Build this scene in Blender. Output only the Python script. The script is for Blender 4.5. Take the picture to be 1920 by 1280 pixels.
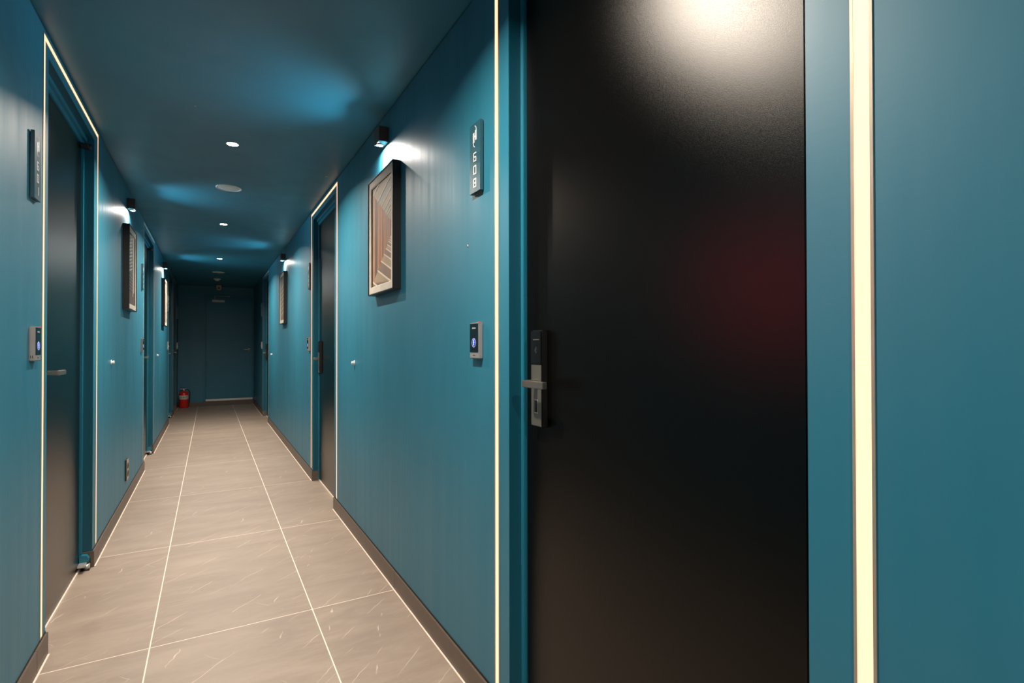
import bpy, bmesh, math, random
from mathutils import Vector, Matrix
random.seed(7)
S = bpy.context.scene
COL = S.collection
for o in list(bpy.data.objects):
    bpy.data.objects.remove(o)

# ---------------------------------------------------------------- camera
XR, XL, ZC = 0.784, -0.541, 2.376          # right wall face, left wall face, ceiling height
Y0, Y1 = -2.6, 12.07                       # ends of the corridor
EYE = 1.176
F_PX, YAW, PITCH, ROLL = 982.54, math.radians(29.966), math.radians(0.4944), math.radians(-0.0844)
fw = Vector((math.sin(YAW)*math.cos(PITCH), math.cos(YAW)*math.cos(PITCH), math.sin(PITCH)))
rt = Vector((math.cos(YAW), -math.sin(YAW), 0))
up = rt.cross(fw)
rt2 = rt*math.cos(ROLL) + up*math.sin(ROLL)
up2 = -rt*math.sin(ROLL) + up*math.cos(ROLL)
cd = bpy.data.cameras.new('camera')
cam = bpy.data.objects.new('camera', cd)
COL.objects.link(cam)
cam.matrix_world = Matrix(((rt2.x, up2.x, -fw.x, 0), (rt2.y, up2.y, -fw.y, 0), (rt2.z, up2.z, -fw.z, EYE), (0, 0, 0, 1)))
cd.sensor_width = 36.0
cd.sensor_fit = 'HORIZONTAL'
cd.lens = F_PX/1920*36
cd.clip_start = 0.02
S.camera = cam

# ---------------------------------------------------------------- world, exposure
W = bpy.data.worlds.new('world')
S.world = W
W.use_nodes = True
W.node_tree.nodes['Background'].inputs[0].default_value = (0.02, 0.025, 0.03, 1)
W.node_tree.nodes['Background'].inputs[1].default_value = 0.3
S.view_settings.view_transform = 'Standard'
S.view_settings.look = 'None'
S.view_settings.gamma = 1
S.view_settings.use_curve_mapping = False
S.view_settings.exposure = 0.0

DOWN_W = 41.0          # ceiling downlights
PIC_W = 8.0            # wall lamps over the pictures: spill of the lens
PIC_BEAM = 160.0      # their beam on the wall
PIC_BOUNCE = 30.0          # added upward spot standing in for light bounced off the wall
STRIP_E = 2.3          # light strips round the doors
DOWN_Y = [-1.17, 1.17, 3.51, 5.86, 8.2]
DOWN_X = 0.113

# ---------------------------------------------------------------- materials
def lin(c):
    return tuple(((v/255)/12.92 if v/255 <= 0.04045 else ((v/255+0.055)/1.055)**2.4) for v in c) + (1,)

class N:
    def __init__(s, name):
        s.m = bpy.data.materials.new(name)
        s.m.use_nodes = True
        s.t = s.m.node_tree
        s.b = s.t.nodes['Principled BSDF']
    def n(s, typ, **kw):
        x = s.t.nodes.new(typ)
        for k, v in kw.items():
            setattr(x, k, v)
        return x
    def l(s, a, b):
        s.t.links.new(a, b)
    def noise(s, scale, vec=None, detail=3.0, rough=0.55, dist=0.0):
        x = s.n('ShaderNodeTexNoise')
        x.inputs['Scale'].default_value = scale
        x.inputs['Detail'].default_value = detail
        x.inputs['Roughness'].default_value = rough
        x.inputs['Distortion'].default_value = dist
        if vec is not None:
            s.l(vec, x.inputs['Vector'])
        return x.outputs['Fac']
    def rng(s, src, a, b, c, d):
        x = s.n('ShaderNodeMapRange')
        x.inputs[1].default_value = a; x.inputs[2].default_value = b
        x.inputs[3].default_value = c; x.inputs[4].default_value = d
        s.l(src, x.inputs[0])
        return x.outputs[0]
    def mapv(s, scale, rot=(0, 0, 0), src=None):
        x = s.n('ShaderNodeMapping')
        x.inputs['Scale'].default_value = scale
        x.inputs['Rotation'].default_value = rot
        if src is None:
            src = s.n('ShaderNodeTexCoord').outputs['Object']
        s.l(src, x.inputs['Vector'])
        return x.outputs['Vector']
    def mix(s, fac, a, b):
        x = s.n('ShaderNodeMix', data_type='RGBA')
        if isinstance(fac, (int, float)):
            x.inputs[0].default_value = fac
        else:
            s.l(fac, x.inputs[0])
        for v, i in ((a, 6), (b, 7)):
            if isinstance(v, tuple):
                x.inputs[i].default_value = v
            else:
                s.l(v, x.inputs[i])
        return x.outputs[2]
    def bump(s, h, strength, dist=0.001):
        x = s.n('ShaderNodeBump')
        x.inputs['Strength'].default_value = strength
        x.inputs['Distance'].default_value = dist
        s.l(h, x.inputs['Height'])
        s.l(x.outputs[0], s.b.inputs['Normal'])

def pbr(name, col, rough=0.5, metal=0.0, spec=0.5, emit=None, es=0.0):
    w = N(name)
    w.b.inputs['Roughness'].default_value = rough
    w.b.inputs['Metallic'].default_value = metal
    w.b.inputs['Specular IOR Level'].default_value = spec
    f = w.noise(18, w.mapv((1, 1, 1)))
    k = w.rng(f, 0.3, 0.7, 0.93, 1.07)
    c = w.n('ShaderNodeVectorMath', operation='SCALE')
    c.inputs[0].default_value = col[:3]
    w.l(k, c.inputs['Scale'])
    w.l(c.outputs[0], w.b.inputs['Base Color'])
    if emit:
        w.b.inputs['Emission Color'].default_value = emit
        w.b.inputs['Emission Strength'].default_value = es
    return w.m

TEAL = (0.013, 0.150, 0.222, 1)
def mat_wall(name, col, r0, r1, streak=(16, 16, 0.5), spec=0.5):
    w = N(name)
    f = w.noise(1.0, w.mapv(streak), 4)
    w.l(w.rng(f, 0.3, 0.7, r0, r1), w.b.inputs['Roughness'])
    g = w.noise(2.2, w.mapv((1, 1, 0.6)), 3)
    c = w.mix(w.rng(g, 0.3, 0.7, 0, 1), tuple(v*0.93 for v in col[:3])+(1,), tuple(v*1.07 for v in col[:3])+(1,))
    w.l(c, w.b.inputs['Base Color'])
    w.b.inputs['Specular IOR Level'].default_value = spec
    h = w.noise(350, None, 2)
    w.bump(h, 0.12, 0.0006)
    return w.m

M = {}
M['wall'] = mat_wall('teal_wall_paint', TEAL, 0.44, 0.53, spec=0.70)
M['ceiling'] = mat_wall('teal_ceiling_paint', TEAL, 0.42, 0.50, (6, 6, 6), 0.75)
M['reveal'] = mat_wall('dark_teal_reveal', (0.0045, 0.078, 0.118, 1), 0.32, 0.38, (20, 20, 2))  # darker teal than walls and frame, used on the reveal faces only
M['frame'] = mat_wall('teal_door_frame_paint', TEAL, 0.34, 0.40, (20, 20, 2))
def mat_door():
    w = N('black_powder_coat')
    f = w.noise(620, w.mapv((1, 1, 1)), 2)
    bp = w.n('ShaderNodeBump')
    bp.inputs['Strength'].default_value = 0.22; bp.inputs['Distance'].default_value = 0.0004
    w.l(f, bp.inputs['Height'])
    di = w.n('ShaderNodeBsdfDiffuse'); di.inputs[0].default_value = (0.0025, 0.0021, 0.0017, 1)
    gl = w.n('ShaderNodeBsdfAnisotropic', distribution='BECKMANN')
    gl.inputs['Color'].default_value = (1, 0.97, 0.93, 1)
    w.l(w.rng(f, 0.3, 0.7, 0.33, 0.39), gl.inputs['Roughness'])
    fr = w.n('ShaderNodeFresnel'); fr.inputs['IOR'].default_value = 1.37
    mx = w.n('ShaderNodeMixShader')
    w.l(fr.outputs[0], mx.inputs[0]); w.l(di.outputs[0], mx.inputs[1]); w.l(gl.outputs[0], mx.inputs[2])
    for q in (di, gl):
        w.l(bp.outputs[0], q.inputs['Normal'])
    w.t.nodes.remove(w.b)
    w.l(mx.outputs[0], w.t.nodes['Material Output'].inputs['Surface'])
    return w.m
M['door'] = mat_door()
def mat_tile():
    w = N('beige_stone_tile')
    tc = w.n('ShaderNodeTexCoord').outputs['Object']
    oi = w.n('ShaderNodeObjectInfo').outputs['Location']
    sc = w.n('ShaderNodeVectorMath', operation='MULTIPLY_ADD')
    w.l(oi, sc.inputs[0]); sc.inputs[1].default_value = (3.7, 5.3, 0); w.l(tc, sc.inputs[2])
    p = sc.outputs[0]
    # clouded ground, drawn out along one direction
    m1 = w.mapv((2.2, 7.5, 1), (0, 0, math.radians(-26)), p)
    a = w.noise(1.0, m1, 6, 0.6, 0.6)
    b = w.noise(1.0, w.mapv((9, 34, 1), (0, 0, math.radians(-42)), p), 5, 0.7)
    g = w.noise(2.0, p, 3)
    base = w.mix(w.rng(a, 0.32, 0.68, 0, 1), (0.238, 0.180, 0.138, 1), (0.312, 0.242, 0.190, 1))
    base = w.mix(w.rng(b, 0.45, 0.72, 0, 0.35), base, (0.40, 0.32, 0.255, 1))
    base = w.mix(w.rng(g, 0.35, 0.65, 0, 0.25), base, (0.235, 0.182, 0.142, 1))
    # thin pale veins: randomly spaced hair lines along a few directions, broken up in patches
    def vein(deg, freq, width, wob, mlo, seed, amt):
        nonlocal base
        mp = w.mapv((1, 1, 1), (0, 0, -math.radians(deg)), p)
        sx = w.n('ShaderNodeSeparateXYZ'); w.l(mp, sx.inputs[0])
        nz = w.noise(5.0, p, 3, 0.6)
        k = w.n('ShaderNodeMath', operation='MULTIPLY_ADD'); w.l(nz, k.inputs[0]); k.inputs[1].default_value = wob; w.l(sx.outputs[1], k.inputs[2])
        v = w.n('ShaderNodeTexVoronoi', voronoi_dimensions='1D', feature='DISTANCE_TO_EDGE')
        v.inputs['Scale'].default_value = freq
        w.l(k.outputs[0], v.inputs['W'])
        line = w.rng(v.outputs['Distance'], 0, width*freq, 1, 0)
        mk = w.noise(1.0, w.mapv((0.9, 9.0, 1), (0, 0, -math.radians(deg)), p), 2)
        x = w.n('ShaderNodeMath', operation='MULTIPLY'); w.l(line, x.inputs[0]); w.l(w.rng(mk, mlo, mlo+0.10, 0, amt), x.inputs[1])
        base = w.mix(x.outputs[0], base, (0.66, 0.52, 0.43, 1))
    for args in ((46, 5.0, 0.0020, 0.05, 0.50, 1, 0.8), (36, 4.0, 0.0015, 0.04, 0.50, 2, 0.7), (70, 2.6, 0.0030, 0.10, 0.57, 3, 0.9), (-53, 3.5, 0.0015, 0.05, 0.57, 4, 0.55)):
        vein(*args)
    w.l(base, w.b.inputs['Base Color'])
    w.l(w.rng(b, 0.3, 0.7, 0.42, 0.56), w.b.inputs['Roughness'])
    w.b.inputs['Specular IOR Level'].default_value = 0.4
    w.bump(b, 0.12, 0.001)
    return w.m
M['tile'] = mat_tile()
M['skirting'] = pbr('brown_skirting_tile', (0.115, 0.082, 0.060, 1), 0.42)
M['grout'] = pbr('cream_grout', (0.80, 0.66, 0.55, 1), 0.8)
M['dark'] = pbr('dark_shadow_gap', (0.006, 0.006, 0.006, 1), 0.7)
M['black_metal'] = pbr('black_picture_frame', (0.012, 0.011, 0.011, 1), 0.38)
M['lamp_body'] = pbr('dark_bronze_lamp', (0.055, 0.034, 0.029, 1), 0.45)
M['steel'] = pbr('brushed_steel', (0.62, 0.60, 0.56, 1), 0.34, 0.7)
M['satin'] = pbr('satin_grey_steel', (0.235, 0.235, 0.20, 1), 0.42, 0.8)
M['gunmetal'] = pbr('gunmetal_side', (0.020, 0.018, 0.016, 1), 0.34, 0.3)
M['lever'] = pbr('bronze_grey_lever', (0.40, 0.345, 0.30, 1), 0.34, 0.9)
M['silver'] = pbr('silver_plastic', (0.40, 0.385, 0.36, 1), 0.36, 0.5)
M['gloss_black'] = pbr('gloss_black_panel', (0.006, 0.007, 0.008, 1), 0.16)
M['chrome'] = pbr('bright_chrome_letters', (0.92, 0.93, 0.90, 1), 0.35, 0.3)
M['sign'] = pbr('teal_grey_sign_plate', (0.022, 0.083, 0.108, 1), 0.36)
M['white'] = pbr('white_plastic', (0.72, 0.70, 0.67, 1), 0.45)
M['white_hole'] = pbr('pale_speaker_mesh', (0.56, 0.54, 0.51, 1), 0.6)
M['rail'] = pbr('aluminium_rail', (0.52, 0.43, 0.33, 1), 0.4, 0.6)
M['unlit'] = pbr('unlit_diffuser', (0.60, 0.61, 0.60, 1), 0.5)
M['blue'] = pbr('blue_led', (0.02, 0.05, 0.5, 1), 0.4, emit=(0.01, 0.03, 0.6, 1), es=0.35)
M['pale_blue'] = pbr('pale_blue_led', (0.4, 0.5, 0.9, 1), 0.4, emit=(0.22, 0.36, 1.0, 1), es=1.9)
M['ring'] = pbr('pale_ring', (0.45, 0.46, 0.60, 1), 0.4, emit=(0.30, 0.33, 0.55, 1), es=0.6)
M['red_led'] = pbr('red_led', (0.5, 0.02, 0.02, 1), 0.4, emit=(1, 0.03, 0.02, 1), es=1.0)
M['print_mark'] = pbr('grey_print', (0.42, 0.42, 0.40, 1), 0.5)
M['faint_mark'] = pbr('faint_grey_print', (0.075, 0.072, 0.066, 1), 0.4)
M['dark_mark'] = pbr('dark_print', (0.02, 0.02, 0.022, 1), 0.5)
M['mat_board'] = pbr('cream_mat_board', (0.68, 0.61, 0.51, 1), 0.8)
M['red'] = pbr('red_enamel', (0.66, 0.022, 0.012, 1), 0.28)
M['label'] = pbr('white_label', (0.62, 0.56, 0.50, 1), 0.5)
M['rubber'] = pbr('black_rubber', (0.012, 0.012, 0.012, 1), 0.6)
M['clear'] = pbr('milky_clear_plastic', (0.62, 0.68, 0.72, 1), 0.15)
M['outlet'] = pbr('tan_outlet_plate', (0.46, 0.36, 0.28, 1), 0.4)
M['hole'] = pbr('socket_hole', (0.03, 0.018, 0.012, 1), 0.6)
M['beige'] = pbr('beige_housing', (0.52, 0.44, 0.36, 1), 0.5)
M['lens'] = pbr('downlight_lens', (0.9, 0.85, 0.8, 1), 0.4, emit=(1, 0.90, 0.78, 1), es=60)
M['lamp_lens'] = pbr('wall_lamp_lens', (0.9, 0.85, 0.8, 1), 0.4, emit=(1, 0.93, 0.84, 1), es=40)
def mat_strip():
    w = N('warm_led_diffuser')
    w.b.inputs['Base Color'].default_value = (0.22, 0.18, 0.12, 1)
    w.b.inputs['Roughness'].default_value = 0.5
    # prismatic cover: fine grid of dimmer dots between the LEDs
    v = w.n('ShaderNodeTexVoronoi'); v.inputs['Scale'].default_value = 420
    v.inputs['Randomness'].default_value = 0
    w.l(w.n('ShaderNodeTexCoord').outputs['Object'], v.inputs['Vector'])
    k = w.rng(v.outputs['Distance'], 0.2, 0.6, 1.0, 0.72)
    e = w.n('ShaderNodeMath', operation='MULTIPLY'); w.l(k, e.inputs[0]); e.inputs[1].default_value = STRIP_E
    w.b.inputs['Emission Color'].default_value = (1, 0.50, 0.29, 1)
    w.l(e.outputs[0], w.b.inputs['Emission Strength'])
    return w.m
M['strip'] = mat_strip()
PRINT = {k: pbr('print_'+k, lin(c), 0.55) for k, c in dict(
    cream=(226, 208, 180), grey=(150, 142, 130), brown=(136, 112, 92), orange=(190, 128, 84), rust=(150, 92, 60), pale=(205, 186, 158),
    darkbrown=(92, 72, 58), slate=(58, 74, 78), deep=(30, 40, 44), sky=(186, 172, 150), light=(196, 206, 204), tan=(170, 146, 118)).items()}

# ---------------------------------------------------------------- helpers
def new_obj(name, me, mat=None, parent=None):
    o = bpy.data.objects.new(name, me)
    COL.objects.link(o)
    if me is not None and mat is not None and not me.materials:
        for m in (mat if isinstance(mat, (list, tuple)) else [mat]):
            me.materials.append(m)
    if parent is not None:
        o.parent = parent
    return o

def empty(name, loc=(0, 0, 0), rz=0.0):
    o = bpy.data.objects.new(name, None)
    o.empty_display_size = 0.05
    COL.objects.link(o)
    o.location = loc
    o.rotation_euler = (0, 0, rz)
    return o

def tag(o, label=None, cat=None, group=None, kind=None):
    for k, v in (('label', label), ('category', cat), ('group', group), ('kind', kind)):
        if v:
            o[k] = v
    return o

class MB:
    """collects shapes into one mesh"""
    def __init__(s):
        s.bm = bmesh.new()
    def box(s, x0, x1, y0, y1, z0, z1, mi=0, bev=0.0):
        x0, x1 = sorted((x0, x1)); y0, y1 = sorted((y0, y1)); z0, z1 = sorted((z0, z1))
        vs = [s.bm.verts.new(p) for p in ((x0, y0, z0), (x1, y0, z0), (x1, y1, z0), (x0, y1, z0), (x0, y0, z1), (x1, y0, z1), (x1, y1, z1), (x0, y1, z1))]
        fs = []
        for f in ((3, 2, 1, 0), (4, 5, 6, 7), (0, 1, 5, 4), (1, 2, 6, 5), (2, 3, 7, 6), (3, 0, 4, 7)):
            q = s.bm.faces.new([vs[i] for i in f]); q.material_index = mi; fs.append(q)
        if bev:
            es = list({e for f in fs for e in f.edges})
            r = bmesh.ops.bevel(s.bm, geom=es, offset=bev, segments=2, affect='EDGES', clamp_overlap=True)
            for f in r['faces']:
                f.material_index = mi
        return s
    def quad(s, pts, mi=0):
        f = s.bm.faces.new([s.bm.verts.new(p) for p in pts]); f.material_index = mi
        return s
    def prism(s, pts, n, mi=0):
        """closed polygon pts (3D) swept by vector n"""
        n = Vector(n)
        a = [s.bm.verts.new(p) for p in pts]
        b = [s.bm.verts.new(Vector(p)+n) for p in pts]
        L = len(a)
        fs = [s.bm.faces.new(a[::-1]), s.bm.faces.new(b)]
        for i in range(L):
            fs.append(s.bm.faces.new((a[i], a[(i+1) % L], b[(i+1) % L], b[i])))
        for f in fs:
            f.material_index = mi
        return s
    def lathe(s, prof, axis='Z', c=(0, 0, 0), seg=24, mi=0):
        """prof: (radius, height) list, capped where radius 0"""
        rings = []
        for r, h in prof:
            ring = []
            for i in range(seg if r > 1e-6 else 1):
                t = 2*math.pi*i/seg
                u, v = r*math.cos(t), r*math.sin(t)
                p = {'Z': (u, v, h), 'X': (h, u, v), 'Y': (v, h, u)}[axis]
                ring.append(s.bm.verts.new(Vector(p)+Vector(c)))
            rings.append(ring)
        for a, b in zip(rings, rings[1:]):
            for i in range(seg):
                j = (i+1) % seg
                if len(a) == 1 and len(b) == 1:
                    continue
                if len(a) == 1:
                    f = s.bm.faces.new((a[0], b[j], b[i]))
                elif len(b) == 1:
                    f = s.bm.faces.new((a[i], a[j], b[0]))
                else:
                    f = s.bm.faces.new((a[i], a[j], b[j], b[i]))
                f.material_index = mi; f.smooth = True
        return s
    def build(s, name, mat, parent=None, loc=None):
        bmesh.ops.recalc_face_normals(s.bm, faces=s.bm.faces[:])
        me = bpy.data.meshes.new(name)
        s.bm.to_mesh(me); s.bm.free()
        o = new_obj(name, me, mat, parent)
        if loc is not None:
            o.location = loc
        return o

class Side:
    """one long wall: d = distance out of the wall face into the corridor"""
    def __init__(s, right):
        s.right = right
        s.name = 'right' if right else 'left'
    def x(s, d):
        return XR-d if s.right else XL+d
    def box(s, mb, d0, d1, y0, y1, z0, z1, mi=0, bev=0.0):
        return mb.box(s.x(d0), s.x(d1), y0, y1, z0, z1, mi, bev)
RT, LT = Side(True), Side(False)

def text_mesh(body, size, depth, font=None):
    """flat lettering turned into a mesh in the XY plane, centred"""
    cu = bpy.data.curves.new('lettering', 'FONT')
    cu.body = body; cu.size = size; cu.extrude = depth
    cu.align_x = 'CENTER'; cu.align_y = 'CENTER'; cu.resolution_u = 2
    o = bpy.data.objects.new('lettering', cu)
    COL.objects.link(o)
    bpy.context.view_layer.update()
    me = bpy.data.meshes.new_from_object(o.evaluated_get(bpy.context.evaluated_depsgraph_get()))
    bpy.data.objects.remove(o)
    bpy.data.curves.remove(cu)
    return me

# ---------------------------------------------------------------- openings
# (side, opening y0, y1, strip outer y0, y1, handle at far side?, lit, room number)
OT = 2.288             # top of the openings
REV = 0.042            # depth of the door reveals
DOORS = [
    dict(s=RT, a=0.464, b=1.379, o0=0.371, o1=1.468, far=True, lit=True, num='608'),
    dict(s=RT, a=3.935, b=4.855, o0=3.838, o1=4.950, far=True, lit=True, num='607'),
    dict(s=RT, a=8.900, b=9.800, o0=8.820, o1=9.890, far=True, lit=False, num='606'),
    dict(s=LT, a=2.630, b=3.555, o0=2.554, o1=3.660, far=False, lit=True, num='601'),
    dict(s=LT, a=6.060, b=6.970, o0=5.952, o1=7.085, far=False, lit=False, num='602'),
    dict(s=LT, a=9.440, b=10.340, o0=9.385, o1=10.420, far=False, lit=False, num='603'),
    dict(s=LT, a=10.700, b=11.480, o0=10.640, o1=11.540, far=True, lit=False, num='605'),
]
SKH = 0.085            # skirting height

# ---------------------------------------------------------------- shell
def shell():
    # floor: grout bed with proud tiles
    fl = MB().box(-0.72, 0.96, Y0-0.1, Y1+0.1, -0.06, -0.0002).build('floor', M['grout'])
    tag(fl, kind='structure')
    joints = [2.487+1.2*k for k in range(-5, 9)]
    cols = [(-0.70, -0.2), (-0.2, 0.401), (0.401, 0.94)]
    cache = {}
    for ya, yb in zip(joints, joints[1:]):
        ya, yb = max(ya, Y0), min(yb, Y1)
        if yb-ya < 0.05:
            continue
        for ci, (xa, xb) in enumerate(cols):
            w, h = xb-xa-0.0040, yb-ya-0.0036
            key = (round(w, 4), round(h, 4))
            if key not in cache:
                me = MB().box(-w/2, w/2, -h/2, h/2, -0.010, 0, bev=0.0003)
                o = me.build('tile', M['tile'], fl); cache[key] = o.data
            else:
                o = new_obj('tile', cache[key], None, fl)
            o.location = ((xa+xb)/2, (ya+yb)/2, 0.0)
    # ceiling
    tag(MB().box(-0.72, 0.96, Y0-0.1, Y1+0.1, ZC, ZC+0.08).build('ceiling', M['ceiling']), kind='structure')
    # long walls with the openings left out
    for sd in (RT, LT):
        ds = sorted([d for d in DOORS if d['s'] is sd], key=lambda d: d['a'])
        mb = MB(); y = Y0
        for d in ds:
            sd.box(mb, 0, -0.14, y, d['a'], 0, ZC-0.007)
            sd.box(mb, 0, -0.14, d['a'], d['b'], OT, ZC-0.007)
            y = d['b']
        sd.box(mb, 0, -0.14, y, Y1, 0, ZC-0.007)
        w = mb.build('wall_'+sd.name, M['wall']); tag(w, kind='structure')
        # dark gap and thin edge bead where wall meets ceiling
        t = MB(); sd.box(t, -0.006, -0.13, Y0, Y1, ZC-0.007, ZC); t = t.build('trim_1' if sd.right else 'trim_2', M['dark']); tag(t, kind='structure')
        bd = MB(); sd.box(bd, 0.0002, -0.004, Y0, Y1, ZC-0.0085, ZC-0.0065)
        bd.build('edge_bead', M['sign'], t)
        # skirting in tile lengths, with its dark top gap and white sealant
        sk = empty('baseboard_'+sd.name, (sd.x(0), 0, 0)); tag(sk, kind='structure')
        segs = []; y = Y0
        for d in ds:
            segs.append((y, d['a'], False)); y = d['b']
        segs.append((y, Y1, True))
        for i, (a, b, last) in enumerate(segs):
            k = a
            while k < b-0.001:
                nx = min(b, (math.floor((k-2.487)/1.2+1e-6)+1)*1.2+2.487)
                if b-nx < 0.03:
                    nx = b
                p = MB(); sd.box(p, 0, 0.008, k+0.0006, nx-0.0006, 0.0, SKH, bev=0.0012)
                p = p.build('skirting_tile', M['skirting'], sk); p.matrix_parent_inverse = sk.matrix_basis.inverted()
                k = nx
            g = MB(); sd.box(g, 0, 0.0016, a, b, SKH, SKH+0.008)
            g = g.build('shadow_gap', M['dark'], sk); g.matrix_parent_inverse = sk.matrix_basis.inverted()
            c = MB(); sd.box(c, 0.0078, 0.0145, a, b, 0, 0.0035, bev=0.0012)
            c = c.build('sealant', M['grout'], sk); c.matrix_parent_inverse = sk.matrix_basis.inverted()
            # return of the skirting into the door reveals
            for y_, s_ in ((a, 1), (b, -1)):
                if (y_ > Y0+0.01) and (y_ < Y1-0.01):
                    r = MB(); sd.box(r, 0.008, -REV, y_-0.006*s_, y_+0.001*s_, 0, SKH, bev=0.0012)
                    r = r.build('skirting_return', M['skirting'], sk); r.matrix_parent_inverse = sk.matrix_basis.inverted()
    # end walls
    tag(MB().box(XL-0.14, XR+0.14, Y1, Y1+0.12, 0, ZC).build('wall_back', M['wall']), kind='structure')
    tag(MB().box(XL-0.14, XR+0.14, Y0-0.12, Y0, 0, ZC).build('wall_front', M['wall']), kind='structure')
    bb = empty('baseboard_back', (0, Y1, 0)); tag(bb, kind='structure')
    for xa, xb in ((XL+0.008, -0.2), (-0.2, -0.10)):
        p = MB().box(xa+0.0005, xb-0.0005, Y1-0.010, Y1, 0, 0.072, bev=0.001).build('skirting_tile', M['skirting'], bb); p.matrix_parent_inverse = bb.matrix_basis.inverted()
    for xa, xb in ((-0.10, 0.401), (0.401, XR-0.008)):
        p = MB().box(xa+0.0005, xb-0.0005, Y1-0.020, Y1, 0, 0.088, bev=0.001).build('skirting_tile', M['skirting'], bb); p.matrix_parent_inverse = bb.matrix_basis.inverted()
shell()
# small pale spots: a paint scar on the wall, specks on the ceiling
for nm, p, r, ax in (('wall_right', (XR-0.0004, 1.67, 1.528), 0.0055, 'X'), ('ceiling', (0.71, 3.86, ZC-0.0004), 0.007, 'Z'), ('ceiling', (-0.067, 3.049, ZC-0.0004), 0.005, 'Z')):
    m = MB(); m.lathe([(0, 0.0002), (r, 0.0), (r*0.8, 0.0008)], ax, p, 7)
    m.build('pale_spot', M['beige'], bpy.data.objects[nm])

# ---------------------------------------------------------------- doors
def room_door(i, d):
    s, a, b = d['s'], d['a'], d['b']
    root = empty('door_%d' % i, (s.x(0), (a+b)/2, 0)); tag(root, kind='structure')
    def put(mb, name, mat, par=root):
        o = mb.build(name, mat, par)
        o.matrix_parent_inverse = (root.matrix_basis).inverted() if par is root else Matrix()
        return o
    lip = 0.017
    m = MB()   # frame behind the reveal: two jambs, each a part
    s.box(m, -REV, -0.125, a-0.001, a+lip, 0, OT, bev=0.0012); put(m, 'door_jamb', M['frame'])
    m = MB(); s.box(m, -REV, -0.125, b-lip, b+0.001, 0, OT, bev=0.0012); put(m, 'door_jamb', M['frame'])
    m = MB(); s.box(m, -REV+0.012, -0.125, a-0.001, b+0.001, OT-0.022, OT+0.001, bev=0.001)
    s.box(m, -REV, -0.125, a+lip, b-lip, OT-0.046, OT-0.021, bev=0.0012); put(m, 'door_head', M['frame'])
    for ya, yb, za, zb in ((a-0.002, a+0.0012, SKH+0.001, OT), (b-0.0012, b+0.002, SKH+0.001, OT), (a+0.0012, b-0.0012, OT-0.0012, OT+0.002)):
        m = MB(); s.box(m, -0.0012, -REV+0.0005, ya, yb, za, zb); put(m, 'reveal_sheet', M['reveal'])
    m = MB(); s.box(m, -0.075, -0.13, a+lip-0.002, b-lip+0.002, 0, OT-0.04); put(m, 'door_stop', M['dark'])
    g = 0.0055
    ga, gb = (0.0155, g) if d['far'] else (g, 0.0155)      # wider gap on the hinge side
    m = MB(); s.box(m, -REV-0.009, -0.074, a+lip+ga, b-lip-gb, 0.012, OT-0.046-0.004, bev=0.0012)
    leaf = put(m, 'door_leaf', M['door'])
    m = MB(); s.box(m, -REV-0.004, -0.074, a+lip+0.001, b-lip-0.001, 0.0, 0.010); put(m, 'threshold', M['grout'])
    xf = -REV-0.009      # d of the leaf face
    # lock: long plate, black reader window, keyhole, lever
    hy = b-0.109 if d['far'] else a+0.109
    k = -1 if d['far'] else 1                 # lever points towards the hinges
    m = MB(); s.box(m, xf+0.022, xf, hy-0.027, hy+0.027, 0.944, 1.221, bev=0.003)
    pl = put(m, 'lock_plate', M['gunmetal'])
    def sub(mb, name, mat):
        return mb.build(name, mat, pl)
    m = MB(); s.box(m, xf+0.0232, xf+0.0215, hy-0.0265, hy+0.0265, 0.947, 1.122, bev=0.0006); sub(m, 'lock_cover', M['satin'])
    m = MB(); s.box(m, xf+0.0245, xf+0.0215, hy-0.0265, hy+0.0265, 1.124, 1.219, bev=0.001); sub(m, 'card_reader_window', M['gloss_black'])
    m = MB(); s.box(m, xf+0.0248, xf+0.0244, hy-0.018, hy+0.014, 1.193, 1.1955)
    for q in range(3):
        r0 = 0.004+0.004*q
        for t in range(5):
            an = math.radians(-50+25*t)
            yy, zz = hy-0.006*k+r0*math.cos(an)*k, 1.164+r0*math.sin(an)
            s.box(m, xf+0.0248, xf+0.0244, yy-0.0009, yy+0.0009, zz-0.0009, zz+0.0009)
    sub(m, 'reader_symbol', M['faint_mark'])
    m = MB(); s.box(m, xf+0.0238, xf+0.0225, hy-0.010, hy+0.010, 0.983, 1.023, bev=0.0005)
    sub(m, 'keyhole_rim', M['steel'])
    m = MB(); s.box(m, xf+0.0243, xf+0.0230, hy-0.0078, hy+0.0078, 0.986, 1.020, bev=0.0004)
    sub(m, 'keyhole', M['rubber'])
    m = MB(); s.box(m, xf+0.0249, xf+0.0235, hy-0.0038, hy+0.0022, 0.989, 1.010, bev=0.0004)
    sub(m, 'lock_cylinder', M['gunmetal'])
    m = MB(); s.box(m, xf+0.066, xf+0.020, hy-0.009, hy+0.009, 1.061, 1.079, bev=0.002)
    s.box(m, xf+0.070, xf+0.055, hy-0.004*k, hy+0.104*k, 1.060, 1.079, bev=0.0015)
    put(m, 'lever_handle', M['lever'])
    # pivot hinges at the hinge side
    hj = a if d['far'] else b
    kk = 1 if d['far'] else -1
    m = MB()
    s.box(m, xf+0.001, xf+0.034, hj+0.012*kk, hj+0.075*kk, OT-0.062, OT-0.047, bev=0.002)
    c = (s.x(xf+0.034), hj+0.028*kk, 0)
    m.lathe([(0, OT-0.066), (0.011, OT-0.066), (0.011, OT-0.038), (0, OT-0.038)], c=c, seg=16)
    put(m, 'top_pivot', M['rubber'])
    m = MB()
    s.box(m, xf+0.001, xf+0.034, hj+0.012*kk, hj+0.085*kk, 0.030, 0.042, bev=0.002)
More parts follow.
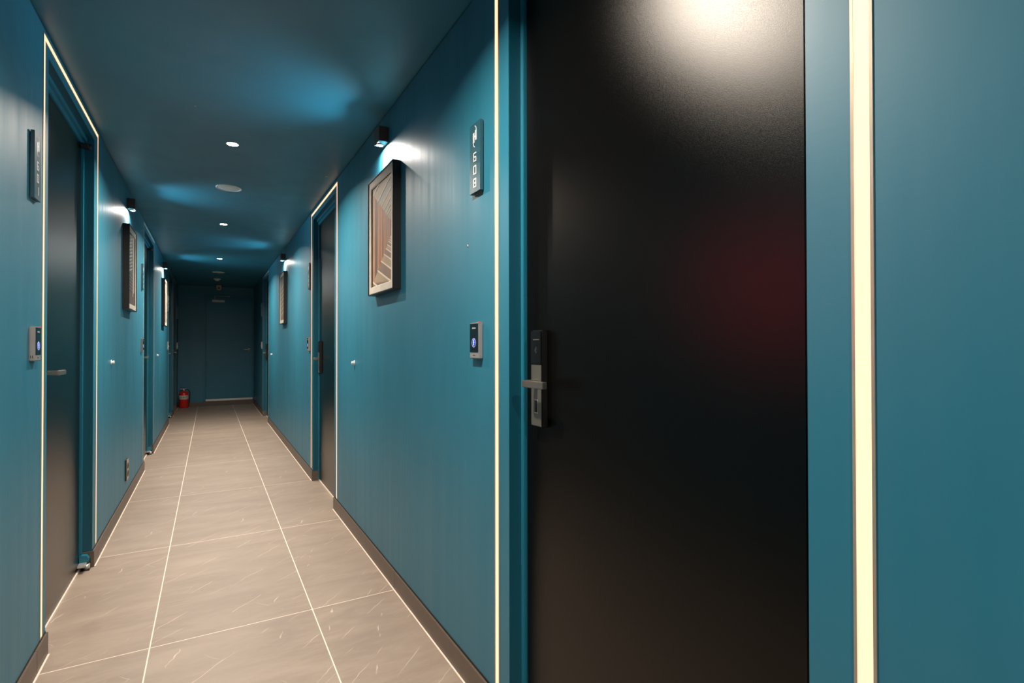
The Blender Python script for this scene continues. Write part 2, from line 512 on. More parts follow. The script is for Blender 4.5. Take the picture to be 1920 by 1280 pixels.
    m.lathe([(0, 0.004), (0.015, 0.004), (0.015, 0.030), (0, 0.030)], c=(s.x(xf+0.032), hj+0.028*kk, 0), seg=16)
    put(m, 'bottom_pivot', M['steel'])
    m = MB()
    pr = [(0, 0), (0.040, 0), (0.040, 0.018), (0.030, 0.034), (0.010, 0.036), (0, 0.030)]
    m.prism([(s.x(xf+0.002+p), hj+0.010*kk, 0.042+q) for p, q in pr], (0, 0.030*kk, 0))
    put(m, 'pivot_cover', M['frame'])
    m = MB(); s.box(m, -0.004, -REV+0.002, hj+0.0015*kk, hj+0.05*kk, 0.0, 0.0045, bev=0.001)
    s.box(m, -0.006, -REV+0.006, hj+0.002*kk, hj+0.016*kk, 0.004, 0.05, bev=0.002)
    put(m, 'pivot_bracket', M['gunmetal'])
    return root
for i, d in enumerate(DOORS):
    room_door(i+1, d)

# ---------------------------------------------------------------- light strips round the doors
def ring_u(mb, s, d0, d1, y0, y1, zb, zt, w):
    """U-shaped band (two uprights and a head, mitred)"""
    P = lambda y, z: (s.x(d0), y, z)
    n = (s.x(d1)-s.x(d0), 0, 0)
    mb.prism([P(y0, zb), P(y0, zt), P(y0+w, zt-w), P(y0+w, zb)], n)
    mb.prism([P(y0, zt), P(y1, zt), P(y1-w, zt-w), P(y0+w, zt-w)], n)
    mb.prism([P(y1, zb), P(y1, zt), P(y1-w, zt-w), P(y1-w, zb)], n)
STRIP_LABEL = {
    '608': 'glowing warm light strip framing the nearest black door, room 608',
    '607': 'glowing warm light strip round the second black door on the right wall',
    '606': 'unlit pale strip round the farthest door on the right wall',
    '601': 'glowing warm light strip framing the nearest door on the left wall',
    '602': 'unlit pale strip round the second door on the left wall',
    '603': 'unlit pale strip round the third door on the left wall',
    '605': 'unlit pale strip round the last door on the left wall beside the end wall',
}
for d in DOORS:
    s = d['s']
    root = empty('light_strip', (s.x(0), (d['o0']+d['o1'])/2, SKH+0.008))
    tag(root, STRIP_LABEL[d['num']], 'light strip', 'light strips round the doors')
    zb, zt = SKH+0.008, 2.352
    inv = Matrix.Translation(root.location).inverted()
    m = MB(); ring_u(m, s, -0.004, 0.0018, d['o0'], d['o1'], zb, zt, 0.0042)
    ring_u(m, s, -0.004, 0.0018, d['o0']+0.0248, d['o1']-0.0248, zb, zt-0.0248, 0.0042)
    o = m.build('channel_rail', M['rail'] if d['lit'] else M['satin'], root); o.matrix_parent_inverse = inv
    m = MB(); ring_u(m, s, -0.004, 0.0010, d['o0']+0.0040, d['o1']-0.0040, zb+0.006, zt-0.0040, 0.0210)
    o = m.build('diffuser', M['strip'] if d['lit'] else M['unlit'], root); o.matrix_parent_inverse = inv
    for y in (d['o0']+0.004, d['o1']-0.025):
        m = MB(); s.box(m, -0.004, 0.0016, y, y+0.021, zb, zb+0.006)
        o = m.build('end_cap', M['rail'], root); o.matrix_parent_inverse = inv

# ---------------------------------------------------------------- room signs
SEG = {'0': 'abcdef', '1': 'bc', '2': 'abged', '3': 'abgcd', '5': 'afgcd', '6': 'afgedc', '7': 'abc', '8': 'abcdefg'}
def digit(mb, s, y, z, ch, d0, d1, w=0.021, h=0.030, t=0.0038):
    """square stencil digit; r = reading direction along the wall"""
    r = -1 if s.right else 1
    def bar(u0, u1, v0, v1):
        s.box(mb, d0, d1, y+r*u0, y+r*u1, z+v0, z+v1)
    for q in SEG[ch]:
        if q == 'a': bar(-w/2, w/2, h/2-t, h/2)
        if q == 'd': bar(-w/2, w/2, -h/2, -h/2+t)
        if q == 'g': bar(-w/2+t, w/2-t, -t/2, t/2)
        lo_, hi_ = (-h/2+t, h/2-t) if ch != '1' else (-h/2, h/2)
        if q == 'b': bar(w/2-t, w/2, 0, hi_)
        if q == 'c': bar(w/2-t, w/2, lo_, 0)
        if q == 'f': bar(-w/2, -w/2+t, 0, hi_)
        if q == 'e': bar(-w/2, -w/2+t, lo_, 0)
SIGNS = {
    '608': (1.543, 'tall slim teal room sign reading 608 in bright metal numerals'),
    '607': (4.970, 'slim room sign reading 607 beside the second door on the right wall'),
    '606': (9.965, 'slim room sign reading 606 beside the farthest door on the right wall'),
    '601': (2.388, 'slim dark sided room sign reading 601 at the left edge of the photo'),
    '602': (5.770, 'slim room sign reading 602 before the second door on the left wall'),
    '603': (9.180, 'slim room sign reading 603 before the third door on the left wall'),
    '605': (11.640, 'slim room sign reading 605 on the left wall close to the end wall'),
}
for d in DOORS:
    s = d['s']; y0, lab = SIGNS[d['num']]
    y1 = y0+0.079; yc = (y0+y1)/2; z0, z1 = 1.692, 1.926
    root = empty('room_sign', (s.x(0), yc, z0)); tag(root, lab, 'sign', 'room number signs')
    inv = Matrix.Translation(root.location).inverted()
    def put(m, n, mat):
        o = m.build(n, mat, root); o.matrix_parent_inverse = inv; return o
    m = MB(); s.box(m, 0, 0.0035, y0+0.010, y1-0.010, z0-0.006, z1-0.012); put(m, 'back_plate', M['satin'])
    m = MB(); s.box(m, 0.0030, 0.0145, y0, y1, z0, z1, bev=0.0008); put(m, 'sign_plate', M['sign'])
    for j, ch in enumerate(d['num']):
        m = MB(); digit(m, s, yc, z0+0.119-0.0435*j, ch, 0.0140, 0.0154); put(m, 'numeral', M['chrome'])
    # emblem: two slim upright blocks with hooked tails, one rising and one falling
    m = MB(); r = -1 if s.right else 1; ez = z0+0.188
    def poly(pts):
        m.prism([(s.x(0.0140), yc+r*u, ez+v) for u, v in pts], (s.x(0.0154)-s.x(0.0140), 0, 0))
    poly([(-0.013, -0.020), (-0.003, -0.020), (-0.003, 0.014), (-0.013, 0.014)])
    poly([(0.003, -0.014), (0.013, -0.014), (0.013, 0.020), (0.003, 0.020)])
    for sg in (1, -1):
        pr = None
        for q in range(7):
            an = math.radians(90*q/6)
            p1 = (sg*(0.012-0.012*(1-math.cos(an))), sg*(0.020+0.016*math.sin(an)))
            p2 = (sg*(0.0095-0.0095*(1-math.cos(an))), sg*(0.020+0.0135*math.sin(an)))
            if pr:
                poly([pr[0], p1, p2, pr[1]])
            pr = (p1, p2)
    poly([(-0.003, -0.003), (0.003, -0.003), (0.003, 0.003), (-0.003, 0.003)])
    put(m, 'emblem', M['chrome'])

# ---------------------------------------------------------------- card readers
READERS = {
    '608': (1.551, 'silver and black card reader with blue glow below sign 608'),
    '607': (4.996, 'small silver card reader beside the second door on the right wall'),
    '606': (9.975, 'small grey card reader beside the farthest door on the right wall'),
    '601': (2.400, 'silver card reader with blue light at the left edge of the photo'),
    '602': (5.770, 'silver card reader before the second door on the left wall'),
    '603': (9.180, 'silver card reader before the third door on the left wall'),
    '605': (11.640, 'grey card reader on the left wall close to the end wall'),
}
for d in DOORS:
    s = d['s']; y0, lab = READERS[d['num']]
    y1 = y0+0.069; yc = (y0+y1)/2; z0, z1 = 1.126, 1.247
    if s.right:
        z0, z1 = 1.134, 1.255
    root = empty('card_reader', (s.x(0), yc, z0)); tag(root, lab, 'card reader', 'card readers beside the doors')
    inv = Matrix.Translation(root.location).inverted()
    def put(m, n, mat):
        o = m.build(n, mat, root); o.matrix_parent_inverse = inv; return o
    m = MB(); s.box(m, 0, 0.0165, y0, y1, z0, z1, bev=0.0025); body = put(m, 'housing', M['silver'])
    if not s.right:
        for q in (0.0045, 0.0095):
            m = MB(); s.box(m, q-0.001, q+0.001, y0-0.0003, y0+0.002, z0+0.010, z0+0.019)
            put(m, 'side_slot', M['dark'])
    m = MB(); s.box(m, 0.0155, 0.0178, y0+0.0035, y1-0.0035, z0+0.021, z1-0.004, bev=0.001); put(m, 'glass_front', M['gloss_black'])
    m = MB()
    for q in range(4):
        s.box(m, 0.0175, 0.0180, yc-0.0135+0.007*q, yc-0.0080+0.007*q, z1-0.021, z1-0.0165)
    put(m, 'printed_mark', M['print_mark'])
    m = MB()
    for q in range(4):
        s.box(m, 0.0162, 0.0168, yc-0.009+0.0048*q, yc-0.0055+0.0048*q, z0+0.0095, z0+0.0125)
    put(m, 'engraved_mark', M['dark_mark'])
    ez = z0+0.053; fx = s.x(0.0176); sg = -1 if s.right else 1
    m = MB(); m.lathe([(0.0138, 0), (0.0138, sg*0.0006), (0.0152, sg*0.0006), (0.0152, 0)], 'X', (fx, yc, ez), 28); put(m, 'light_ring', M['ring'])
    m = MB(); m.lathe([(0, sg*0.0004), (0.0128, sg*0.0004), (0.0128, 0)], 'X', (fx, yc, ez), 28); put(m, 'blue_light', M['blue'])
    m = MB()
    for rr, zz in ((0.0022, 0.0066), (0.0040, 0.0005), (0.0030, -0.0062)):
        m.lathe([(0, sg*0.0008), (rr, sg*0.0008), (rr, 0)], 'X', (fx, yc, ez+zz), 16)
    put(m, 'light_symbol', M['pale_blue'])
    m = MB(); s.box(m, 0.010, 0.0172, y0+0.001 if s.right else y1-0.006, y0+0.006 if s.right else y1-0.001, z1-0.0008, z1+0.0008); put(m, 'red_indicator', M['red_led'])

# ---------------------------------------------------------------- pictures and their lamps
PIC_Z0, PIC_Z1, PIC_D = 1.447, 2.058, 0.041
def print_tunnel(P):
    out = []
    u0 = 1.0
    out.append(([(0, 0), (1, 0), (1, 1), (0, 1)], 'brown'))
    def lx(t): return 0.98-0.94*t                # left post of portal t
    def hv(t): return 0.05+0.40*t
    def rv(t): return 0.06+0.62*t
    ts = [1.0*0.74**k for k in range(10)]
    cl = lambda v: min(1, max(0, v))
    bands = []
    prev = None
    # ceiling, floor and left wall panels between consecutive portals
    for k, t in enumerate(ts):
        l, h, r = lx(t), hv(t), rv(t)
        t2 = t*0.74; l2, h2, r2 = lx(t2), hv(t2), rv(t2)
        c = 0.49
        out.append(([(l, c+h), (1, cl(c+r)), (1, cl(c+r2)), (l2, c+h2)], 'grey' if k % 2 else 'tan'))
        out.append(([(l, c-h), (l2, c-h2), (1, cl(c-r2)), (1, cl(c-r))], 'brown' if k % 2 else 'tan'))
        out.append(([(l, c-h), (l, c+h), (l2, c+h2), (l2, c-h2)], 'rust' if k % 2 else 'darkbrown'))
        m = l+(l2-l)*0.42; hm = h+(h2-h)*0.42
        out.append(([(l, c-h), (l, c+h), (m, c+hm), (m, c-hm)], 'orange'))
    for k, t in enumerate(ts):
        l, h, r = lx(t), hv(t), rv(t); c = 0.49
        w = 0.016*t+0.004
        out.append(([(l, c+h), (1, c+r), (1, c+r-w*1.5), (l, c+h-w)], 'cream'))
        out.append(([(l, c-h), (1, c-r), (1, c-r+w*1.5), (l, c-h+w)], 'cream'))
        out.append(([(l, c-h), (l, c+h), (l+w*0.8, c+h-w), (l+w*0.8, c-h+w)], 'pale'))
    return out
def print_tower(P):
    out = [([(0, 0), (1, 0), (1, 1), (0, 1)], 'slate'), ([(0.74, 0.1), (1, 0.1), (1, 1), (0.70, 1)], 'sky'),
           ([(0, 0), (1, 0), (1, 0.18), (0, 0.24)], 'darkbrown'), ([(0.0, 0.2), (0.72, 0.16), (0.74, 0.42), (0, 0.46)], 'deep')]
    for r in range(11):
        for c in range(4):
            u = 0.06+0.16*c; v = 0.44+0.048*r+0.02*c
            out.append(([(u, v), (u+0.10, v+0.012), (u+0.10, v+0.034), (u, v+0.022)], 'light' if (r*3+c*5) % 4 else 'tan'))
    out.append(([(0.66, 0.12), (0.80, 0.12), (0.86, 0.98), (0.70, 0.98)], 'tan'))
    for r in range(5):
        out.append(([(0.08, 0.22+0.045*r), (0.6, 0.20+0.045*r), (0.6, 0.212+0.045*r), (0.08, 0.232+0.045*r)], 'grey'))
    return out
def print_lattice(P):
    out = [([(0, 0), (1, 0), (1, 1), (0, 1)], 'brown'), ([(0, 0.72), (1, 0.80), (1, 1), (0, 1)], 'grey')]
    for r in range(14):
        v = 0.06+0.05*r
        out.append(([(0.05, v), (0.95, v+0.09), (0.95, v+0.105), (0.05, v+0.018)], 'cream' if r % 2 else 'tan'))
    for c in range(7):
        u = 0.10+0.13*c
        out.append(([(u, 0.08), (u+0.02, 0.08), (u+0.02, 0.80), (u, 0.80)], 'darkbrown' if c % 2 else 'pale'))
    out.append(([(0, 0), (0.12, 0), (0.12, 1), (0, 1)], 'tan'))
    return out
def print_arch(P):
    out = [([(0, 0), (1, 0), (1, 1), (0, 1)], 'pale'), ([(0, 0), (1, 0), (1, 0.28), (0, 0.2)], 'tan')]
    for c in range(5):
        u = 0.06+0.18*c
        out.append(([(u, 0.2), (u+0.1, 0.22), (u+0.1, 0.72), (u+0.05, 0.80), (u, 0.72)], 'orange' if c % 2 else 'brown'))
    return out

def clip01(pts):
    """clip polygon to the unit square"""
    for ax, lim, sg in ((0, 0, 1), (0, 1, -1), (1, 0, 1), (1, 1, -1)):
        out = []
        for i in range(len(pts)):
            p, q = pts[i], pts[(i+1) % len(pts)]
            a, b = (p[ax]-lim)*sg, (q[ax]-lim)*sg
            if a >= 0:
                out.append(p)
            if (a > 0 and b < 0) or (a < 0 and b > 0):
                t = a/(a-b)
                out.append((p[0]+(q[0]-p[0])*t, p[1]+(q[1]-p[1])*t))
        pts = out
        if len(pts) < 3:
            return []
    return pts

def picture(s, y0, y1, fn, label):
    root = empty('framed_picture', (s.x(0), (y0+y1)/2, PIC_Z0))
    tag(root, label, 'picture', 'framed pictures under wall lamps')
    inv = Matrix.Translation(root.location).inverted()
    def put(m, n, mat):
        o = m.build(n, mat, root); o.matrix_parent_inverse = inv; return o
    D, z0, z1, f = PIC_D, PIC_Z0, PIC_Z1, 0.006
    m = MB()
    s.box(m, 0, D, y0, y0+f, z0, z1, bev=0.001); s.box(m, 0, D, y1-f, y1, z0, z1, bev=0.001)
    s.box(m, 0, D, y0+f, y1-f, z0, z0+f, bev=0.001); s.box(m, 0, D, y0+f, y1-f, z1-f, z1, bev=0.001)
    s.box(m, 0.002, D-0.014, y0+f, y1-f, z0+f, z1-f)
    put(m, 'box_frame', M['black_metal'])
    # mat board: four bevelled borders round the print
    b, dm, dp = 0.034, D-0.005, D-0.0095
    a0, a1, c0, c1 = y0+f, y1-f, z0+f, z1-f
    m = MB()
    P = lambda d, y, z: (s.x(d), y, z)
    o_ = [(a0, c0), (a1, c0), (a1, c1), (a0, c1)]
    i_ = [(a0+b, c0+b), (a1-b, c0+b), (a1-b, c1-b), (a0+b, c1-b)]
    k_ = [(a0+b+0.004, c0+b+0.004), (a1-b-0.004, c0+b+0.004), (a1-b-0.004, c1-b-0.004), (a0+b+0.004, c1-b-0.004)]
    for q in range(4):
        w = (q+1) % 4
        m.quad([P(dm, *o_[q]), P(dm, *o_[w]), P(dm, *i_[w]), P(dm, *i_[q])])
        m.quad([P(dm, *i_[q]), P(dm, *i_[w]), P(dp, *k_[w]), P(dp, *k_[q])])
    put(m, 'mat_board', M['mat_board'])
    # print: flat coloured shapes
    names = list(PRINT)
    m = MB()
    p0, p1, q0, q1 = a0+b+0.004, a1-b-0.004, c0+b+0.004, c1-b-0.004
    lay = 0
    for pts, cn in fn(None):
        pts = clip01([(float(u), float(v)) for u, v in pts])
        if not pts:
            continue
        lay += 1
        dd = dp-0.0035+0.003*lay/90.0
        vs = []
        for u, v in pts:
            y = p1+(p0-p1)*u if s.right else p0+(p1-p0)*u
            vs.append(P(dd, y, q0+(q1-q0)*v))
        try:
            m.quad(vs, names.index(cn))
        except ValueError:
            pass
    put(m, 'print', [PRINT[k] for k in names])

def wall_lamp(s, yc, label):
    y0, y1, z0, z1, D = yc-0.045, yc+0.045, 2.212, 2.288, 0.050
    root = empty('wall_lamp', (s.x(0), yc, z0)); tag(root, label, 'wall lamp', 'wall lamps over the pictures')
    inv = Matrix.Translation(root.location).inverted()
    def put(m, n, mat):
        o = m.build(n, mat, root); o.matrix_parent_inverse = inv; return o
    m = MB(); s.box(m, 0, D, y0, y1, z0, z1, bev=0.0015); put(m, 'lamp_body', M['lamp_body'])
    c = (s.x(0.030), yc+0.012, 0)
    m = MB(); m.lathe([(0.0155, z0+0.001), (0.0185, z0+0.001), (0.0185, z0-0.005), (0.0155, z0-0.005)], c=c, seg=24); put(m, 'lens_ring', M['steel'])
    m = MB(); m.lathe([(0, z0-0.007), (0.008, z0-0.006), (0.0155, z0-0.002), (0.0155, z0)], c=c, seg=24); put(m, 'lens', M['lamp_lens'])
    # LED beam leaning on the wall, weak wide spill of the lens, and an added upward spot imitating wall bounce
    t = -1 if s.right else 1
    for nm, typ, en, zz, tilt in (('wall_lamp_beam', 'SPOT', PIC_BEAM, 0.018, 36*t), ('wall_lamp_spill', 'AREA', PIC_W, 0.0095, 0),
                                  ('wall_bounce_fill', 'SPOT', PIC_BOUNCE, 0.013, -118*t)):
        ld = bpy.data.lights.new(nm, typ)
        ld.energy = en; ld.color = (0.55, 0.86, 1.0) if nm == 'wall_bounce_fill' else (1.0, 0.93, 0.86)   # blue tint imitates bounce off the blue wall
        if typ == 'SPOT':
            ld.spot_size = math.radians(70 if tilt*t > 0 else 110); ld.spot_blend = 0.5 if tilt*t > 0 else 1.0; ld.shadow_soft_size = 0.010
        else:
            ld.shape = 'DISK'; ld.size = 0.024; ld.spread = math.radians(178)
        lo = bpy.data.objects.new(nm, ld); COL.objects.link(lo)
        lo.location = (c[0], c[1], z0-zz)
        lo.rotation_euler = (0, math.radians(tilt), 0)
        lo.parent = root; lo.matrix_parent_inverse = inv

PICS = [
    (RT, 2.412, 2.855, print_tunnel, 'large black framed picture of receding columns, nearest on the right wall', 'dark wall lamp over the nearest picture on the right wall', 2.655),
    (RT, 6.617, 7.052, print_lattice, 'black framed brown picture farther along the right wall, past the second door', 'small lit wall lamp over the farther picture on the right wall', 6.86),
    (LT, 4.614, 5.055, print_tower, 'black framed picture of a tower, nearer one on the left wall', 'lit wall lamp over the nearer picture on the left wall', 4.87),
    (LT, 8.050, 8.490, print_arch, 'black framed beige picture between the second and third left doors', 'small lit wall lamp over the farther picture on the left wall', 8.30),
]
for s, y0, y1, fn, lab, lab2, yl in PICS:
    picture(s, y0, y1, fn, lab)
    wall_lamp(s, yl, lab2)

# ---------------------------------------------------------------- handle bumpers, outlet
def bumper(s, y, z, label):
    root = empty('wall_bumper', (s.x(0), y, z)); tag(root, label, 'bumper', 'handle bumpers on the walls')
    inv = Matrix.Translation(root.location).inverted()
    sg = -1 if s.right else 1
    def put(m, n, mat):
        o = m.build(n, mat, root); o.matrix_parent_inverse = inv; return o
    m = MB(); m.lathe([(0, 0), (0.016, 0), (0.016, sg*0.004), (0.012, sg*0.006), (0, sg*0.006)], 'X', (s.x(0), y, z), 20); put(m, 'base_disc', M['clear'])
    m = MB(); m.lathe([(0.010, sg*0.005), (0.008, sg*0.009), (0.0115, sg*0.014), (0.010, sg*0.018), (0, sg*0.019)], 'X', (s.x(0), y, z), 20); put(m, 'bumper_tip', M['white'])
bumper(RT, 3.330, 1.072, 'milky handle bumper on the right wall between big picture and second door')
bumper(RT, 8.355, 1.060, 'tiny milky handle bumper far along the right wall before the last door')
bumper(LT, 4.133, 1.077, 'milky handle bumper on the left wall just past the first door')
bumper(LT, 7.436, 1.072, 'milky handle bumper on the left wall just past the second door')

def outlet():
    s = LT; y0, y1, z0, z1 = 4.79, 4.885, 0.182, 0.335
    root = empty('wall_outlet', (s.x(0), (y0+y1)/2, z0)); tag(root, 'tan double power outlet low on the left wall below the picture', 'outlet')
    inv = Matrix.Translation(root.location).inverted()
    def put(m, n, mat):
        o = m.build(n, mat, root); o.matrix_parent_inverse = inv; return o
    m = MB(); s.box(m, 0, 0.0105, y0, y1, z0, z1, bev=0.001); put(m, 'back_box', M['rubber'])
    m = MB(); s.box(m, 0.0100, 0.0122, y0+0.0005, y1-0.0005, z0+0.0005, z1-0.0005, bev=0.0008); put(m, 'face_plate', M['outlet'])
    for zz in (z0+0.048, z1-0.048):
        m = MB(); m.lathe([(0.023, 0.0), (0.023, 0.0022), (0.019, 0.0022), (0.018, 0.0006), (0, 0.0006)], 'X', (s.x(0.0118), (y0+y1)/2, zz), 24)
        k = put(m, 'socket', M['hole'])
        m = MB()
        for q in (-0.0095, 0.0095):
            m.lathe([(0, 0.0012), (0.0026, 0.0012), (0.0026, 0)], 'X', (s.x(0.0122), (y0+y1)/2+q, zz), 10)
        m.build('pin_hole', M['dark'], k)
outlet()

# ---------------------------------------------------------------- ceiling fittings
DL = {3.51: 'glowing round downlight nearest in view on the ceiling', 5.86: 'glowing downlight in the middle of the corridor ceiling, second in view',
      8.2: 'smallest glowing downlight, farthest along the ceiling', 1.17: 'downlight overhead beside door 608, out of view', -1.17: 'downlight behind the viewpoint on the ceiling'}
for y in DOWN_Y:
    root = empty('downlight', (DOWN_X, y, ZC)); tag(root, DL[y], 'downlight', 'ceiling downlights')
    m = MB(); m.lathe([(0.036, 0.0), (0.036, -0.002), (0.032, -0.0035), (0.029, -0.002), (0.029, 0)], seg=32); o = m.build('trim_ring', M['white'], root)
    m = MB(); m.lathe([(0.0292, -0.0012), (0.0292, -0.0024), (0, -0.0032)], seg=32); o = m.build('lens', M['lens'], root)
    ld = bpy.data.lights.new('downlight_light', 'AREA')
    ld.shape = 'DISK'; ld.size = 0.056; ld.energy = DOWN_W; ld.color = (1.0, 0.89, 0.77); ld.spread = math.radians(150)
    lo = bpy.data.objects.new('downlight_light', ld); COL.objects.link(lo)
    lo.location = (0, 0, -0.006); lo.parent = root
for y, lab in ((4.497, 'flat white round ceiling speaker nearest in view'), (9.705, 'small flat white ceiling speaker near the far end')):
    root = empty('ceiling_speaker', (0.121 if y < 6 else 0.115, y, ZC)); tag(root, lab, 'speaker', 'ceiling speakers')
    m = MB(); m.lathe([(0.088, 0), (0.088, -0.004), (0.084, -0.006), (0.077, -0.005), (0.077, -0.001)], seg=48); m.build('rim', M['white'], root)
    m = MB(); m.lathe([(0.0775, -0.0015), (0.070, -0.0042), (0.035, -0.0045), (0, -0.0045)], seg=48); m.build('grille', M['white_hole'], root)
root = empty('smoke_detector', (0.107, 10.65, ZC)); tag(root, 'round white smoke detector on the ceiling near the end wall', 'smoke detector')
MB().lathe([(0, 0), (0.058, 0), (0.058, -0.010), (0.054, -0.016), (0, -0.016)], seg=32).build('base', M['white'], root)
MB().lathe([(0.040, -0.015), (0.036, -0.022), (0.030, -0.034), (0.018, -0.040), (0, -0.040)], seg=32).build('sensor_head', M['white'], root)
root = empty('ceiling_camera', (0.15, 11.75, ZC)); tag(root, 'small beige dome camera hanging from the ceiling above the end door', 'camera')
MB().lathe([(0, 0), (0.048, 0), (0.048, -0.022), (0.044, -0.026), (0, -0.026)], seg=32).build('base', M['beige'], root)
MB().lathe([(0.044, -0.025), (0.046, -0.045), (0.044, -0.065), (0.036, -0.085), (0.022, -0.098), (0, -0.103)], seg=32).build('dome', M['beige'], root)
m = MB(); m.lathe([(0.016, -0.034), (0.016, -0.046), (0.013, -0.047), (0, -0.044)], 'Y', (0, 0, -0.062), 20); m.build('lens', M['lamp_body'], root)

# ---------------------------------------------------------------- end door
def end_door():
    x0, x1, zt, zb = -0.066, 0.762, 2.165, 0.132
    root = empty('door_8', (0.35, Y1, 0)); tag(root, kind='structure')
    inv = Matrix.Translation(root.location).inverted()
    def put(m, n, mat, par=root):
        o = m.build(n, mat, par); o.matrix_parent_inverse = inv; return o
    y = Y1
    put(MB().box(x0-0.045, x0-0.004, y-0.024, y, 0.088, zt+0.05, bev=0.002), 'door_jamb', M['frame'])
    put(MB().box(x1+0.004, XR, y-0.024, y, 0.088, zt+0.05, bev=0.002), 'door_jamb', M['frame'])
    put(MB().box(x0-0.004, x1+0.004, y-0.024, y, zt+0.004, zt+0.05, bev=0.002), 'door_head', M['frame'])
    put(MB().box(x0-0.004, x1+0.004, y-0.003, y, 0.088, zt+0.004), 'door_stop', M['dark'])
    put(MB().box(x0, x1, y-0.018, y-0.002, zb, zt, bev=0.0015), 'door_leaf', M['frame'])
    sill = put(MB().box(x0-0.004, x1+0.004, y-0.034, y, 0.088, zb-0.004, bev=0.004), 'steel_sill', M['steel'])
    m = MB(); hx, hz = 0.700, 1.113
    m.lathe([(0, -0.017), (0.030, -0.017), (0.030, -0.025), (0.025, -0.029), (0, -0.029)], 'Y', (hx, y, hz), 24); put(m, 'handle_rose', M['steel'])
    m = MB(); m.lathe([(0, -0.02), (0.011, -0.02), (0.011, -0.062), (0, -0.064)], 'Y', (hx, y, hz), 16)
    m.lathe([(0, 0.012), (0.0125, 0.010), (0.011, -0.05), (0.008, -0.105), (0, -0.110)], 'X', (hx, y-0.055, hz), 16); put(m, 'lever_handle', M['steel'])
    cl = put(MB().box(0.035, 0.255, y-0.062, y-0.017, 2.064, 2.108, bev=0.004), 'door_closer', M['white'])
    m = MB()
    m.prism([(0.075, y-0.070, 2.108), (0.095, y-0.070, 2.108), (0.095, y-0.050, 2.108), (0.075, y-0.050, 2.108)], (0, 0, 0.072))
    m.box(0.075, 0.335, y-0.072, y-0.052, 2.174, 2.186, bev=0.002)
    put(m, 'closer_arm', M['satin'])
    put(MB().box(0.315, 0.345, y-0.074, y-0.022, 2.170, 2.200, bev=0.002), 'arm_bracket', M['satin'])
end_door()

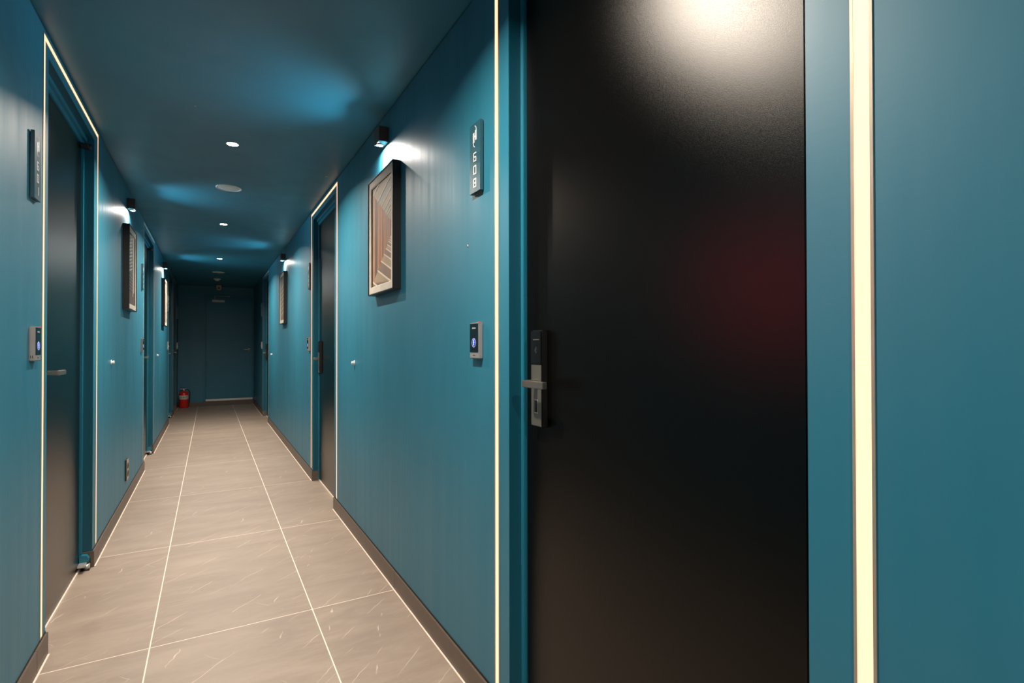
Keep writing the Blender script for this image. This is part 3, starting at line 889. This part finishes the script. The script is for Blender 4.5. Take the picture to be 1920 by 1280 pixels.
# ---------------------------------------------------------------- fire extinguisher
def extinguisher():
    x, y = -0.432, 11.92
    root = empty('fire_extinguisher', (x, y, 0)); tag(root, 'red fire extinguisher with white label on the floor in the far left corner', 'fire extinguisher')
    R = 0.078
    MB().lathe([(0, 0), (R-0.006, 0), (R-0.004, 0.010), (R, 0.014), (R, 0.250), (R-0.004, 0.275), (R-0.018, 0.297), (R-0.045, 0.312), (0.020, 0.316), (0.020, 0.322), (0, 0.322)], seg=40).build('cylinder', M['red'], root)
    MB().lathe([(R+0.0006, 0.160), (R+0.0014, 0.161), (R+0.0014, 0.236), (R+0.0006, 0.237)], seg=40).build('label_band', M['label'], root)
    # lettering wrapped round the front of the label
    me = text_mesh('소화기', 0.046, 0.0008)
    RR = R+0.0018
    for v in me.vertices:
        t = v.co.x/RR + 0.03
        d = RR+v.co.z
        v.co = Vector((math.sin(t)*d, -math.cos(t)*d, 0.199+v.co.y))
    new_obj('label_lettering', me, M['dark_mark'], root)
    MB().lathe([(0.019, 0.320), (0.022, 0.326), (0.022, 0.342), (0.015, 0.348), (0.015, 0.366), (0, 0.368)], seg=20).build('valve', M['steel'], root)
    m = MB(); m.lathe([(0, -0.016), (0.015, -0.016), (0.016, -0.030), (0, -0.031)], 'Y', (0.0, 0, 0.346), 18); m.build('pressure_gauge', M['white'], root)
    m = MB()
    m.prism([(-0.055, -0.010, 0.356), (0.040, -0.010, 0.360), (0.040, -0.010, 0.366), (-0.058, -0.010, 0.362)], (0, 0.020, 0))
    m.build('carry_handle', M['steel'], root)
    m = MB()
    m.prism([(-0.060, -0.009, 0.390), (0.030, -0.009, 0.370), (0.034, -0.009, 0.376), (-0.058, -0.009, 0.397)], (0, 0.018, 0))
    m.build('squeeze_lever', M['rubber'], root)
    # hose: from the valve down the right side
    pts = [Vector((0.020, 0, 0.335)), Vector((0.060, 0.0, 0.345)), Vector((0.092, 0.005, 0.300)), Vector((0.096, 0.008, 0.200)), Vector((0.094, 0.008, 0.090))]
    cu = bpy.data.curves.new('hose', 'CURVE'); cu.dimensions = '3D'; cu.bevel_depth = 0.0075; cu.bevel_resolution = 3
    sp = cu.splines.new('BEZIER'); sp.bezier_points.add(len(pts)-1)
    for bp, p in zip(sp.bezier_points, pts):
        bp.co = p; bp.handle_left_type = bp.handle_right_type = 'AUTO'
    o = bpy.data.objects.new('hose', cu); COL.objects.link(o)
    bpy.context.view_layer.update()
    me = bpy.data.meshes.new_from_object(o.evaluated_get(bpy.context.evaluated_depsgraph_get()))
    bpy.data.objects.remove(o); bpy.data.curves.remove(cu)
    new_obj('hose', me, M['rubber'], root)
extinguisher()

# ---------------------------------------------------------------- red alarm lamp on the left wall, mirrored in door 608
def alarm():
    s = LT; y, z = 1.33, 1.40
    root = empty('fire_alarm_lamp', (s.x(0), y, z-0.15)); tag(root, 'red glowing fire alarm lamp on the left wall opposite door 608', 'alarm lamp')
    inv = Matrix.Translation(root.location).inverted()
    def put(m, n, mat):
        o = m.build(n, mat, root); o.matrix_parent_inverse = inv; return o
    m = MB(); s.box(m, 0, 0.02, y-0.09, y+0.09, z-0.15, z+0.13, bev=0.004); put(m, 'box', M['red'])
    m = MB(); m.lathe([(0.055, 0.018), (0.055, 0.028), (0.045, 0.045), (0.02, 0.055), (0, 0.056)], 'X', (s.x(0), y, z+0.04), 28); put(m, 'lamp_dome', pbr('red_lamp_dome', (0.5, 0.01, 0.02, 1), 0.3, emit=(1, 0.01, 0.04, 1), es=45.0))
    m = MB(); m.lathe([(0.032, 0.018), (0.032, 0.024), (0, 0.024)], 'X', (s.x(0), y, z-0.08), 24); put(m, 'call_button', M['white'])
alarm()
